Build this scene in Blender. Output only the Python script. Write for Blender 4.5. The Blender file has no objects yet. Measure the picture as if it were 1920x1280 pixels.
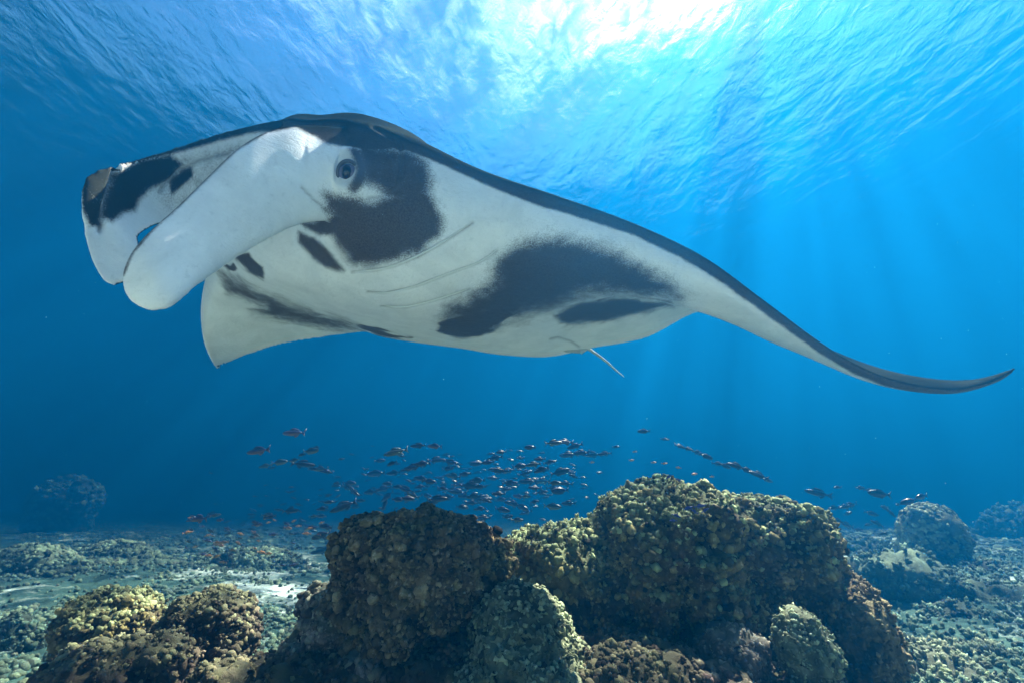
import bpy, bmesh, math, random
import numpy as np
from mathutils import Vector, noise, kdtree, Matrix
random.seed(7); RNG = np.random.default_rng(7)
sc = bpy.context.scene
R = math.radians

# ------------------------------------------------------------------ camera
CAM_Z, PITCH, FPX = 1.2, R(20), 805.0
cam = bpy.data.cameras.new('camera'); camo = bpy.data.objects.new('camera', cam)
sc.collection.objects.link(camo); sc.camera = camo
cam.sensor_width = 36; cam.lens = FPX / 1920 * 36; cam.clip_start = .02; cam.clip_end = 1500
cam.dof.use_dof = True; cam.dof.focus_distance = 1.8; cam.dof.aperture_fstop = 3.2
camo.location = (0, 0, CAM_Z); camo.rotation_euler = (math.pi / 2 + PITCH, 0, 0)
# ------------------------------------------------------------------ sky, sun, exposure
EL, AZ = R(59), R(46)
w = bpy.data.worlds.new('World'); sc.world = w; w.use_nodes = True
wt = w.node_tree; bg = wt.nodes['Background']
sk = wt.nodes.new('ShaderNodeTexSky'); sk.sky_type = 'NISHITA'; sk.sun_disc = False
sk.sun_elevation = EL; sk.sun_rotation = AZ
wt.links.new(sk.outputs[0], bg.inputs[0]); bg.inputs[1].default_value = .05
sl = bpy.data.lights.new('sun', 'SUN'); sl.energy = 5.0; sl.angle = R(.5); sl.color = (1, .92, .81)
so = bpy.data.objects.new('sun', sl); sc.collection.objects.link(so)
SUN = Vector((math.cos(EL) * math.sin(AZ), math.cos(EL) * math.cos(AZ), math.sin(EL)))
so.rotation_euler = SUN.to_track_quat('Z', 'Y').to_euler()
vs = sc.view_settings; vs.view_transform = 'Standard'; vs.look = 'None'; vs.gamma = 1
vs.use_curve_mapping = False; vs.exposure = 4.45
cy = sc.cycles; cy.volume_bounces = 2; cy.max_bounces = 8; cy.transparent_max_bounces = 8
cy.use_denoising = True

# ------------------------------------------------------------------ helpers
cP, sP = math.cos(PITCH), math.sin(PITCH)
def P(px, py, d):
    """a point of the place, from where the photo shows it and how far in front of the camera it is"""
    x = (px - 960) / FPX * d; v = -(py - 640) / FPX * d
    return Vector((x, d * cP - v * sP, CAM_Z + d * sP + v * cP))
def proj(co):
    y = co[:, 1]; z = co[:, 2] - CAM_Z
    d = y * cP + z * sP; v = z * cP - y * sP
    d = np.maximum(d, .05)
    return 960 + FPX * co[:, 0] / d, 640 - FPX * v / d
def link(o, parent=None):
    sc.collection.objects.link(o)
    if parent: o.parent = parent
    return o
def tag(o, label=None, cat=None, group=None, kind=None):
    if label: o['label'] = label
    if cat: o['category'] = cat
    if group: o['group'] = group
    if kind: o['kind'] = kind
    return o
def mesh_np(name, V, F, mats, parent=None, smooth=True, attrs=None):
    me = bpy.data.meshes.new(name)
    V = np.asarray(V, np.float32); F = np.asarray(F, np.int32); k = F.shape[1]
    me.vertices.add(len(V)); me.vertices.foreach_set('co', V.ravel())
    me.loops.add(F.size); me.loops.foreach_set('vertex_index', F.ravel())
    me.polygons.add(len(F)); me.polygons.foreach_set('loop_start', np.arange(0, F.size, k, dtype=np.int32))
    try: me.polygons.foreach_set('loop_total', np.full(len(F), k, np.int32))
    except Exception: pass
    me.update(calc_edges=True)
    me.polygons.foreach_set('use_smooth', np.full(len(F), smooth))
    for n, a in (attrs or {}).items():
        at = me.attributes.new(n, 'FLOAT', 'POINT'); at.data.foreach_set('value', np.asarray(a, np.float32))
    for m in (mats if isinstance(mats, (list, tuple)) else [mats]): me.materials.append(m)
    o = bpy.data.objects.new(name, me)
    return link(o, parent)
def empty(name, loc, rz=0):
    o = bpy.data.objects.new(name, None); o.location = loc; o.rotation_euler = (0, 0, rz); o.empty_display_size = .1
    return link(o)
def nt_new(name):
    m = bpy.data.materials.new(name); m.use_nodes = True; t = m.node_tree
    return m, t, t.nodes, t.links, t.nodes['Principled BSDF']
def node(t, typ, **kw):
    n = t.nodes.new(typ)
    for k, v in kw.items():
        if k.startswith('i_'):
            key = k[2:]; n.inputs[int(key) if key.isdigit() else key.replace('_', ' ')].default_value = v
        else: setattr(n, k, v)
    return n
def noise_tex(t, vec, scale, detail=4, rough=.5, dist=0):
    n = node(t, 'ShaderNodeTexNoise'); n.inputs['Scale'].default_value = scale; n.inputs['Detail'].default_value = detail
    n.inputs['Roughness'].default_value = rough; n.inputs['Distortion'].default_value = dist
    t.links.new(vec, n.inputs['Vector']); return n.outputs[0]
def ramp(t, fac, stops):
    n = node(t, 'ShaderNodeValToRGB'); el = n.color_ramp.elements
    while len(el) < len(stops): el.new(.5)
    for e, (p, c) in zip(el, stops): e.position = p; e.color = (*c, 1)
    t.links.new(fac, n.inputs[0]); return n.outputs[0]
def mth(t, op, a, b=None, clamp=False):
    n = node(t, 'ShaderNodeMath', operation=op); n.use_clamp = clamp
    for i, x in enumerate((a, b)):
        if x is None: continue
        if isinstance(x, (int, float)): n.inputs[i].default_value = x
        else: t.links.new(x, n.inputs[i])
    return n.outputs[0]
def mrange(t, v, a, b, c=0, d=1, smooth=False):
    n = node(t, 'ShaderNodeMapRange'); n.clamp = True
    if smooth: n.interpolation_type = 'SMOOTHSTEP'
    for i, x in enumerate((a, b, c, d)): n.inputs[i + 1].default_value = x
    t.links.new(v, n.inputs[0]); return n.outputs[0]
def mixc(t, f, a, b, mode='MIX'):
    n = node(t, 'ShaderNodeMix', data_type='RGBA', blend_type=mode)
    for i, x in ((0, f), (6, a), (7, b)):
        if isinstance(x, (int, float)): n.inputs[i].default_value = x
        elif isinstance(x, tuple): n.inputs[i].default_value = (*x, 1)
        else: t.links.new(x, n.inputs[i])
    return n.outputs[2]
def attr(t, name):
    n = node(t, 'ShaderNodeAttribute', attribute_name=name); return n.outputs['Fac']
def bump(t, h, strength, dist, nrm=None):
    n = node(t, 'ShaderNodeBump'); n.inputs['Strength'].default_value = strength; n.inputs['Distance'].default_value = dist
    t.links.new(h, n.inputs['Height'])
    if nrm: t.links.new(nrm, n.inputs['Normal'])
    return n.outputs[0]

# ------------------------------------------------------------------ water: body of water and its surface
SURF = 7.8
m = bpy.data.materials.new('clear_sea_water'); m.use_nodes = True; t = m.node_tree; t.nodes.clear()
pv = t.nodes.new('ShaderNodeVolumePrincipled'); out = t.nodes.new('ShaderNodeOutputMaterial')
t.links.new(pv.outputs[0], out.inputs['Volume'])
SS = (.0001, .0078, .0205); SA = (.120, .106, .099); DN = .25
cc = [x / DN for x in SS]; aa = [(1 - SA[i] / DN / (1 - cc[i])) ** 2 for i in range(3)]
pv.inputs['Density'].default_value = DN; pv.inputs['Color'].default_value = (*cc, 1)
pv.inputs['Absorption Color'].default_value = (*aa, 1); pv.inputs['Anisotropy'].default_value = .48
HX = 170; hv = [(x, y, z) for z in (-3.2, SURF - .25) for x, y in ((-HX, -HX), (HX, -HX), (HX, HX), (-HX, HX))]
hf = [(0, 3, 2, 1), (4, 5, 6, 7), (0, 1, 5, 4), (1, 2, 6, 5), (2, 3, 7, 6), (3, 0, 4, 7)]
tag(mesh_np('haze', hv, hf, m, smooth=False), kind='stuff')

m = bpy.data.materials.new('rippled_sea_surface'); m.use_nodes = True; t = m.node_tree; t.nodes.clear()
out = t.nodes.new('ShaderNodeOutputMaterial')
gl = node(t, 'ShaderNodeBsdfGlass', distribution='BECKMANN'); gl.inputs['IOR'].default_value = 1.31; gl.inputs['Roughness'].default_value = .09; gl.inputs['Color'].default_value = (.13, .20, .26, 1)
tr = node(t, 'ShaderNodeBsdfTransparent'); mx = node(t, 'ShaderNodeMixShader'); 
geo = node(t, 'ShaderNodeNewGeometry'); pos = geo.outputs['Position']
mp = node(t, 'ShaderNodeMapping'); mp.inputs['Scale'].default_value = (1, .62, 1); mp.inputs['Rotation'].default_value = (0, 0, R(25)); t.links.new(pos, mp.inputs[0])
h1 = noise_tex(t, mp.outputs[0], 5.0, 6, .62, .6); h2 = noise_tex(t, mp.outputs[0], 1.1, 3, .5, .4)
hh = mth(t, 'ADD', mth(t, 'MULTIPLY', h1, .22), h2)
t.links.new(bump(t, hh, 1, .075), gl.inputs['Normal'])
# noise put into the transparency colour stands in for waves focusing sunlight into shafts
ca = noise_tex(t, mp.outputs[0], 1.7, 2, .5, .4); cb = noise_tex(t, mp.outputs[0], 3.6, 3, .5, .6)
cf = mth(t, 'ADD', mrange(t, ca, .40, .62, .22, .76, True), mrange(t, cb, .40, .60, 0, .45, True), True)
t.links.new(cf, tr.inputs[0])
# past the critical angle nothing comes through a water surface: it only mirrors the deep
dt = node(t, 'ShaderNodeVectorMath', operation='DOT_PRODUCT'); bn = bump(t, hh, 1, .06)
t.links.new(bn, dt.inputs[0]); t.links.new(geo.outputs['Incoming'], dt.inputs[1])
t.links.new(mrange(t, mth(t, 'ABSOLUTE', dt.outputs['Value']), .75, .86, 1, .35, True), mx.inputs[0])
t.links.new(tr.outputs[0], mx.inputs[1]); t.links.new(gl.outputs[0], mx.inputs[2]); t.links.new(mx.outputs[0], out.inputs[0])
n = 140; gx = np.sign(np.linspace(-1, 1, n)) * np.abs(np.linspace(-1, 1, n)) ** 1.8 * 400
X, Y = np.meshgrid(gx, gx, indexing='ij')
Z = SURF + .05 * np.sin(X * .9 + Y * .5) + .04 * np.sin(-X * .5 + Y * 1.3 + 1)
idx = np.arange(n * n).reshape(n, n)
GF = lambda idx: np.stack([idx[:-1, :-1], idx[1:, :-1], idx[1:, 1:], idx[:-1, 1:]], -1).reshape(-1, 4)
tag(mesh_np('sea_surface', np.stack([X, Y, Z], -1).reshape(-1, 3), GF(idx), m), kind='structure')

# ------------------------------------------------------------------ sea floor
def floor_h(x, y):
    h = .09 * noise.noise((x * .45, y * .45, 3.1)) + .05 * noise.noise((x * 1.7, y * 1.7, .4)) + .02 * noise.noise((x * 5, y * 5, 9))
    s = max(0, x - 1.0) / 4; h += .34 * min(1, s) * (1 if y < 12 else max(0, 1 - (y - 12) / 8)) * min(1, max(0, (y - 1) / 2))
    l = max(0, -x - 3.0) / 5; h += .22 * min(1, l) * max(0, 1 - abs(y - 7) / 5)
    if y > 14: h -= min(2.0, (y - 14) * .022)
    return h
nr, na = 220, 240
rr = .5 * (330 / .5) ** (np.linspace(0, 1, nr)); th = np.linspace(0, 2 * math.pi, na, endpoint=False)
V = []
for r_ in rr:
    for a_ in th:
        x, y = r_ * math.cos(a_), r_ * math.sin(a_); V.append((x, y, floor_h(x, y) if r_ < 160 and y > -20 else floor_h(0, 0) - .2))
idx = np.arange(nr * na).reshape(nr, na); idx = np.concatenate([idx, idx[:, :1]], 1)
F = GF(idx)[:, ::-1]
V.append((0, 0, floor_h(0, 0))); c0 = len(V) - 1
m, t, N, L, bs = nt_new('pale_coral_sand')
pos = node(t, 'ShaderNodeNewGeometry').outputs['Position']
patch = noise_tex(t, pos, .40, 5, .62, .5); fine = noise_tex(t, pos, 9, 6, .7)
dark = ramp(t, fine, [(.3, (.02, .055, .045)), (.7, (.07, .13, .105))])
sand = ramp(t, fine, [(.3, (.42, .52, .47)), (.7, (.60, .68, .62))])
sy = node(t, 'ShaderNodeSeparateXYZ'); L.new(pos, sy.inputs[0])     # unseen clean sand by the camera, added to bounce light up; sand thinned far off
sand_bias = mth(t, 'ADD', mrange(t, sy.outputs['Y'], 1.6, .2, 0, .12), mrange(t, sy.outputs['Y'], 9, 17, 0, -.10))
L.new(mixc(t, mrange(t, mth(t, 'ADD', mth(t, 'ADD', patch, sand_bias), mth(t, 'MULTIPLY', mth(t, 'SUBTRACT', fine, .5), .22)), .50, .60), dark, sand), bs.inputs['Base Color'])
bs.inputs['Roughness'].default_value = .95; bs.inputs['Specular IOR Level'].default_value = .1
L.new(bump(t, fine, .8, .06), bs.inputs['Normal'])
SAND = m
floor = mesh_np('sea_floor', V, F, m); tag(floor, kind='structure')
bm = bmesh.new(); bm.from_mesh(floor.data); bm.verts.ensure_lookup_table()
for i in range(na): bm.faces.new((bm.verts[c0], bm.verts[i], bm.verts[(i + 1) % na]))
bmesh.ops.recalc_face_normals(bm, faces=bm.faces); bm.to_mesh(floor.data); bm.free()
for p in floor.data.polygons: p.use_smooth = True

# ------------------------------------------------------------------ reef materials
def coral_mat(name, a, b, c, live, fleck=(.35, .33, .25), scale=9):
    m, t, N, L, bs = nt_new(name)
    tc = node(t, 'ShaderNodeTexCoord').outputs['Object']
    n1 = noise_tex(t, tc, scale, 5, .65, .6); n2 = noise_tex(t, tc, scale * 4.5, 5, .7)
    col = ramp(t, n1, [(.34, a), (.5, b), (.66, c)])
    big = noise_tex(t, tc, 3.2, 3, .6, .8)
    col = mixc(t, mrange(t, big, .52, .66, 0, .75), col, (.10, .11, .045))
    col = mixc(t, mrange(t, big, .46, .34, 0, .65), col, (.085, .055, .055))
    col = mixc(t, mrange(t, n2, .56, .70), col, fleck)
    col = mixc(t, attr(t, 'live'), col, mixc(t, mrange(t, n1, .4, .6), live, tuple(x * .7 for x in live)))
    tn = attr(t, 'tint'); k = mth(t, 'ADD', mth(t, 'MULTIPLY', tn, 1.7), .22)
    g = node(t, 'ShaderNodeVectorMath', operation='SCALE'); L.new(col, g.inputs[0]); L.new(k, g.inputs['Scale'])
    L.new(g.outputs[0], bs.inputs['Base Color']); bs.inputs['Roughness'].default_value = .85
    bs.inputs['Specular IOR Level'].default_value = .25
    L.new(bump(t, noise_tex(t, tc, 90, 4, .7), .8, .006, bump(t, n2, .6, .012)), bs.inputs['Normal'])
    return m
BROWN = coral_mat('brown_algae_coral', (.06, .048, .024), (.15, .115, .058), (.30, .235, .13), (.20, .16, .085), (.34, .29, .22))
OLIVE = coral_mat('olive_coral', (.05, .046, .018), (.14, .12, .045), (.24, .20, .085), (.27, .32, .16), (.36, .34, .20))
GREEN = coral_mat('pale_green_coral', (.10, .12, .07), (.20, .24, .13), (.30, .34, .22), (.34, .38, .24), (.42, .44, .34))
GREY = coral_mat('grey_mauve_coral', (.08, .065, .055), (.17, .145, .12), (.30, .26, .22), (.34, .36, .24), (.44, .40, .32))
DARK = coral_mat('dark_reef_rock', (.035, .028, .016), (.088, .074, .044), (.17, .145, .09), (.20, .22, .12), (.13, .08, .08))
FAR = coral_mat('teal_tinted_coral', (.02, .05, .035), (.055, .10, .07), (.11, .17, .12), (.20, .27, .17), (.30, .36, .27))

# ------------------------------------------------------------------ coral pieces
def ico(sub):
    bm = bmesh.new(); bmesh.ops.create_icosphere(bm, subdivisions=sub, radius=1)
    V = np.array([v.co[:] for v in bm.verts]); F = np.array([[v.index for v in f.verts] for f in bm.faces]); bm.free()
    return V, F
I1, I2, I3 = ico(1), ico(2), ico(3)
def knob_proto(k):
    V, F = I2; V = V.copy()
    for i, v in enumerate(V):
        r = 1 + .5 * noise.noise(Vector(v) * 1.4 + Vector((k * 5, 0, 0))) + .16 * noise.noise(Vector(v) * 3.5 + Vector((0, k * 5, 0)))
        V[i] = v * r
    V[:, 2] = V[:, 2] * 1.25 + .5; s = .62 + .38 * np.clip(V[:, 2], 0, 1); V[:, :2] *= s[:, None]
    return V, F
def tuft_proto(k):          # a bunch of three short stubby fingers
    Vs, Fs, o = [], [], 0; r = random.Random(k)
    for j in range(3):
        V, F = I1; V = V.copy() * (.42, .42, .95); V[:, 2] += .6
        ax = Vector((r.uniform(-1, 1), r.uniform(-1, 1), 0)); M = np.array(Matrix.Rotation(r.uniform(.2, .9), 3, ax))
        V = V @ M.T; Vs.append(V); Fs.append(F + o); o += len(V)
    return np.concatenate(Vs), np.concatenate(Fs)
def leaf_proto(k):          # a small ruffled plate
    r = random.Random(k); n = 9; V = [(0, 0, 0), (0, .12, -.05)]; top, bot = [], []
    for i in range(n):
        a = math.pi * (i / (n - 1)) ; rad = 1 + .25 * r.uniform(-1, 1); z = .22 * math.sin(i * 2.3 + k)
        top.append((rad * math.cos(a), z - .08, rad * math.sin(a))); bot.append((rad * .96 * math.cos(a), z + .08, rad * .94 * math.sin(a)))
    V = [(0, -.06, 0), (0, .06, 0)] + top + bot; F = []
    for i in range(n - 1):
        F += [(0, 2 + i, 3 + i), (1, 3 + n + i, 2 + n + i), (2 + i, 2 + n + i, 3 + n + i), (2 + i, 3 + n + i, 3 + i)]
    return np.array(V, float), np.array(F)
def pebble_proto(k):
    V, F = I1; V = V * (1 + .3 * RNG.uniform(-1, 1, (len(V), 1))); V[:, 2] += .4; return V, F
def cauli_proto(k):
    V, F = I2; V = V.copy()
    for i, v in enumerate(V): V[i] = v * (1 + .55 * noise.noise(Vector(v) * 2.6 + Vector((k * 9, 4, 0))) + .2 * noise.noise(Vector(v) * 1.1 + Vector((k * 3, 0, 0))))
    V[:, 2] = V[:, 2] * .8 + .3; return V, F
PROTO = {'cauli': [cauli_proto(k) for k in range(5)], 'pebble': [pebble_proto(k) for k in range(5)], 'knob': [knob_proto(k) for k in range(5)], 'tuft': [tuft_proto(k) for k in range(5)], 'leaf': [leaf_proto(k) for k in range(5)],
         'stone': [(I1[0] * (1, .8, .6) * (1 + .25 * RNG.uniform(-1, 1, (len(I1[0]), 1))), I1[1]) for k in range(5)]}
def scatter(kind, pts, nrm, size, live, up=.35, jit=.35, parent=None, name='coral_nubs', mat=None):
    n = len(pts); which = RNG.integers(0, 5, n); Vs, Fs, Ts, Ls, off = [], [], [], [], 0
    z = nrm * (1 - up) + np.array([0, 0, up]) + RNG.normal(0, jit, (n, 3)); z /= np.linalg.norm(z, axis=1)[:, None]
    x = np.cross(z, RNG.normal(0, 1, (n, 3))); x /= np.linalg.norm(x, axis=1)[:, None] + 1e-9; y = np.cross(z, x)
    sz = size * np.clip(np.exp(RNG.normal(-.08, .32, n)), .45, 1.55); tint = np.clip(RNG.normal(.5, .3, n), -.1, 1.2)
    for k in range(5):
        I = np.where(which == k)[0]
        if not len(I): continue
        PV, PF = PROTO[kind][k]; M = np.stack([x[I], y[I], z[I]], 1)
        W = np.einsum('vi,nij->nvj', PV, M) * sz[I][:, None, None] + pts[I][:, None, :]
        Vs.append(W.reshape(-1, 3)); Fs.append((PF[None] + (np.arange(len(I)) * len(PV))[:, None, None]).reshape(-1, 3) + off)
        Ts.append(np.repeat(tint[I], len(PV))); Ls.append(np.repeat(live[I], len(PV))); off += len(I) * len(PV)
    o = mesh_np(name, np.concatenate(Vs), np.concatenate(Fs), mat, parent, True, {'tint': np.concatenate(Ts), 'live': np.concatenate(Ls)})
    o['kind'] = 'stuff'
    return o
TRI = [0]
def mound(name, label, cat, lobes, mat, voxel=.02, amp=.045, freq=7, knobs=(('knob', .022, 1.0),), live_at=.35, live_amt=.8, skirt=.86, group=None, base='rock'):
    """lobes: (px, py, distance, half width px, half height px, depth ratio)"""
    bm = bmesh.new(); cs = []
    for l in lobes:
        px, py, d, rx, ry = l[:5]; dr = l[5] if len(l) > 5 else 1
        c = P(px, py, d); ax, az = rx / FPX * d, ry / FPX * d
        M = Matrix.Translation(c) @ Matrix.Diagonal((ax, ax * dr, az, 1))
        bmesh.ops.create_icosphere(bm, subdivisions=4, radius=1, matrix=M); cs.append(c)
        if voxel < .025 and rx > 40:      # smaller swellings grown over the big one, down to its foot
            rl = random.Random(len(label) + int(px))
            for _ in range(9):
                a_ = rl.uniform(-2.7, -.4); e_ = rl.uniform(-1.3, .55); rs = rl.uniform(.24, .42) * min(ax, az)
                q_ = c + Vector((math.cos(a_) * math.cos(e_) * ax * .82, math.sin(a_) * math.cos(e_) * ax * dr * .82, math.sin(e_) * az * .82 - (rl.uniform(0, .6) * az if e_ < -.3 else 0)))
                bmesh.ops.create_icosphere(bm, subdivisions=3, radius=1, matrix=Matrix.Translation(q_) @ Matrix.Diagonal((rs, rs, rs * rl.uniform(.9, 1.5), 1)))
        if skirt > 0:   # a foot reaching down to the sea floor
            h = max(.05, c.z + .25); M = Matrix.Translation((c.x, c.y, c.z - h / 2)) @ Matrix.Diagonal((ax * skirt, ax * dr * skirt, h / 2 + .02, 1))
            bmesh.ops.create_cone(bm, cap_ends=True, segments=24, radius1=1.02, radius2=.9, depth=2, matrix=M)
    me = bpy.data.meshes.new('t'); bm.to_mesh(me); bm.free(); tmp = bpy.data.objects.new('t', me); link(tmp)
    rm = tmp.modifiers.new('r', 'REMESH'); rm.mode = 'VOXEL'; rm.voxel_size = voxel
    sm = tmp.modifiers.new('s', 'SMOOTH'); sm.iterations = 4; sm.factor = .5
    dg = bpy.context.evaluated_depsgraph_get(); ev = tmp.evaluated_get(dg); em = ev.to_mesh()
    V = np.empty(len(em.vertices) * 3); em.vertices.foreach_get('co', V); V = V.reshape(-1, 3)
    NN = np.empty(len(em.vertices) * 3); em.vertices.foreach_get('normal', NN); NN = NN.reshape(-1, 3)
    em.calc_loop_triangles(); F = np.empty(len(em.loop_triangles) * 3, np.int32); em.loop_triangles.foreach_get('vertices', F); F = F.reshape(-1, 3)
    ev.to_mesh_clear(); bpy.data.objects.remove(tmp)
    D = np.empty(len(V)); sd = hash(name + label) % 97 if False else sum(map(ord, label)) % 97
    for i, v in enumerate(V):
        q = Vector(v) * freq + Vector((sd, 0, 0))
        D[i] = noise.noise(q * .3) * 1.9 + (noise.voronoi(q)[0][0] * -1.6 + .7) + noise.noise(q * 2.2) * .8 + noise.noise(q * 5.5) * .45
    V = V + NN * (D * amp)[:, None]
    root = empty(name, (cs[0].x, cs[0].y, 0)); tag(root, label, cat, group); off = np.array(root.location)
    tint = np.clip(.22 + .22 * D, 0, .8)  # base coloured darker, most in hollows, as painted shade between the nubs
    live0 = np.clip((NN[:, 2] - live_at) * 2.5, 0, 1) * live_amt
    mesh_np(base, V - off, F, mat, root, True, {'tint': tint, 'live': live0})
    # area sampling for the growths
    A, B, C = V[F[:, 0]], V[F[:, 1]], V[F[:, 2]]; cr = np.cross(B - A, C - A); ar = np.linalg.norm(cr, axis=1) / 2
    fn = cr / (2 * ar[:, None] + 1e-12); cen = (A + B + C) / 3
    vis = ((np.array([0, 0, CAM_Z]) - cen) * fn).sum(1) > -.25 * np.linalg.norm(cen - [0, 0, CAM_Z], axis=1)
    pxx, pyy = proj(cen); vis &= (pyy < 1420) & (pxx > -150) & (pxx < 2070) & (cen[:, 2] > 0)
    ntri = len(F)
    M1 = np.array([noise.noise(Vector(v) * 5.0 / (voxel / .016) + Vector((sd, 3, 0))) for v in V[F[:, 0]]])
    for kj, (kind, size, cover, zmin, zmax) in enumerate( [(k + (-2, 2))[:5] if len(k) == 3 else k for k in knobs]):
        W = ar * vis * (fn[:, 2] > zmin) * (fn[:, 2] <= zmax); 
        if voxel < .05: W = W * np.clip(.5 + 2.6 * M1 * (1 if kj % 2 == 0 else -1), .06, 1)
        tot = W.sum()
        nk = int(cover * tot / (size * size * 2.2)); nk = min(nk, 9000 if kind == 'pebble' else 2000)
        if nk < 4: continue
        I = RNG.choice(len(F), nk, p=W / tot); uv = RNG.uniform(0, 1, (nk, 2)); f = uv.sum(1) > 1; uv[f] = 1 - uv[f]
        pts = A[I] + (B - A)[I] * uv[:, :1] + (C - A)[I] * uv[:, 1:]
        lv = np.clip((fn[I, 2] - live_at) * 2.5 + RNG.normal(0, .15, nk), 0, 1) * live_amt
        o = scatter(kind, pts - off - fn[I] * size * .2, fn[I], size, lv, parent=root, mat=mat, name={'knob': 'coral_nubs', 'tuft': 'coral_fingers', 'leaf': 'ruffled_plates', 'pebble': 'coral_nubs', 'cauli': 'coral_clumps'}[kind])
        ntri += len(o.data.polygons)
    TRI[0] += ntri
    return root

# ------------------------------------------------------------------ the reef, head by head
mound('coral_boulder', 'big rounded dark brown coral dome left of centre with overhanging lower edge', 'coral',
      [(712, 1036, 2.2, 90, 76), (792, 1060, 2.2, 124, 100), (885, 1070, 2.3, 66, 72), (715, 1092, 2.15, 84, 80)], BROWN, .013, .034, 9,
      [('pebble', .0095, .55), ('cauli', .019, .65), ('leaf', .014, .35), ('tuft', .012, .25)], live_at=.6, live_amt=.3, skirt=.62)
mound('coral_mound', 'largest coral mound right of centre with pale green knobbly crown and brown fluted sides', 'coral',
      [(1235, 1015, 2.6, 128, 112), (1085, 1070, 2.65, 125, 88), (1010, 1120, 2.5, 70, 75), (930, 1110, 2.55, 55, 60), (1440, 1020, 2.55, 112, 92), (1010, 1070, 2.8, 70, 70),
       (1150, 1115, 2.38, 48, 92), (1228, 1112, 2.2, 40, 82), (1318, 1092, 2.22, 50, 84), (1430, 1120, 2.5, 88, 110), (1310, 980, 2.45, 84, 66)],
      OLIVE, .018, .035, 9, [('cauli', .016, .9, .2, 2), ('tuft', .014, .6, .1, 2), ('leaf', .016, .3, -.3, .4), ('pebble', .010, .5, -2, .3), ('cauli', .020, .3, -2, .3)], live_at=.28, live_amt=.9, skirt=.74)
mound('coral_boulder', 'pale green leafy coral cone in the centre foreground between the two big mounds', 'coral',
      [(975, 1250, 1.95, 105, 150), (975, 1330, 1.85, 160, 130)], GREEN, .014, .022, 12, [('leaf', .018, 1.5), ('pebble', .009, .5)], live_at=.2, live_amt=.5)
mound('coral_boulder', 'small dark grey-green coral dome in front of the largest mound', 'coral',
      [(1370, 1240, 1.95, 62, 62)], GREY, .014, .018, 12, [('pebble', .009, .8), ('leaf', .012, .4)], live_at=.5, live_amt=.4)
mound('coral_boulder', 'small upright grey-green coral dome at the bottom edge beside the tall brown column', 'coral',
      [(1507, 1212, 1.85, 50, 66)], GREEN, .013, .012, 12, [('pebble', .008, .8), ('leaf', .011, .6)], live_at=.2, live_amt=.75)
mound('coral_column', 'tall brown coral column at the right end of the foreground reef', 'coral',
      [(1615, 1200, 2.2, 58, 105), (1596, 1130, 2.3, 48, 55)], BROWN, .016, .03, 9, [('cauli', .017, .6), ('tuft', .014, .5), ('pebble', .009, .4)], live_at=.4, live_amt=.6, skirt=.75)
mound('coral_boulder', 'grey mauve coral mass tucked under the left side of the dark brown dome', 'coral',
      [(640, 1185, 2.12, 78, 88), (598, 1140, 2.4, 40, 45), (600, 1250, 2.05, 80, 80), (705, 1265, 1.98, 85, 66)], GREY, .016, .026, 9, [('cauli', .015, .6), ('pebble', .009, .6)], live_at=.2, live_amt=.5)
mound('coral_boulder', 'brown coral boulder at lower left with a sunlit yellow-green crown', 'coral',
      [(195, 1172, 2.5, 76, 62), (245, 1158, 2.6, 50, 44)], OLIVE, .018, .03, 9, [('cauli', .016, .7), ('tuft', .015, .6, .2, 2), ('pebble', .010, .5)], live_at=.25, live_amt=.7)
mound('coral_boulder', 'round dark olive coral boulder standing right of the yellow-crowned one at lower left', 'coral',
      [(388, 1190, 2.4, 90, 78)], DARK, .018, .028, 9, [('cauli', .017, .7), ('tuft', .014, .5), ('pebble', .010, .5)], live_at=.4, live_amt=.6)
mound('coral_boulder', 'dark brown coral hump in the bottom left corner in front of the yellow-crowned boulder', 'coral',
      [(190, 1290, 2.0, 92, 82), (285, 1275, 2.05, 55, 70)], DARK, .017, .03, 9, [('cauli', .015, .6), ('tuft', .013, .4), ('pebble', .009, .5)], live_at=.4, live_amt=.5)
mound('reef_rock', 'dark reef rock base along the bottom edge under the foreground corals', 'rock',
      [(620, 1330, 1.95, 190, 105), (810, 1290, 2.0, 130, 90), (1160, 1300, 1.95, 190, 105), (1330, 1330, 1.9, 170, 85), (1440, 1350, 1.9, 200, 100), (460, 1320, 2.05, 110, 80)],
      DARK, .022, .04, 8, [('cauli', .016, .45), ('leaf', .016, .4), ('pebble', .010, .5)], live_at=.5, live_amt=.2)
mound('coral_boulder', 'distant round pale teal coral dome rising from the slope at the right', 'coral',
      [(1750, 1003, 6.2, 50, 56), (1750, 1040, 6.2, 52, 40)], GREEN, .035, .018, 5, [('pebble', .026, 1.5)], live_at=.0, live_amt=.8)
mound('coral_boulder', 'rough blue-green coral clump below the distant dome at the right', 'coral',
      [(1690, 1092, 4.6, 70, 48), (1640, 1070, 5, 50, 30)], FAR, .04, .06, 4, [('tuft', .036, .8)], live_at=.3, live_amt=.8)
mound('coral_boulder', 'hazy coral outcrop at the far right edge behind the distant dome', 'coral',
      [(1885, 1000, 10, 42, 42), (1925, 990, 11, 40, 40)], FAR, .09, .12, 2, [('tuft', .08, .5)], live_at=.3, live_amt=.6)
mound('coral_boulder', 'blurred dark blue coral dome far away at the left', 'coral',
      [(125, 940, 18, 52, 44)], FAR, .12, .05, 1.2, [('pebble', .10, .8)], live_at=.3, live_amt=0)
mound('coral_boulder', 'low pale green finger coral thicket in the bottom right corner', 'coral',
      [(1760, 1275, 2.9, 90, 60), (1860, 1290, 3.0, 90, 70)], GREEN, .03, .03, 6, [('tuft', .024, 1.1)], live_at=.3, live_amt=.6)
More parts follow.
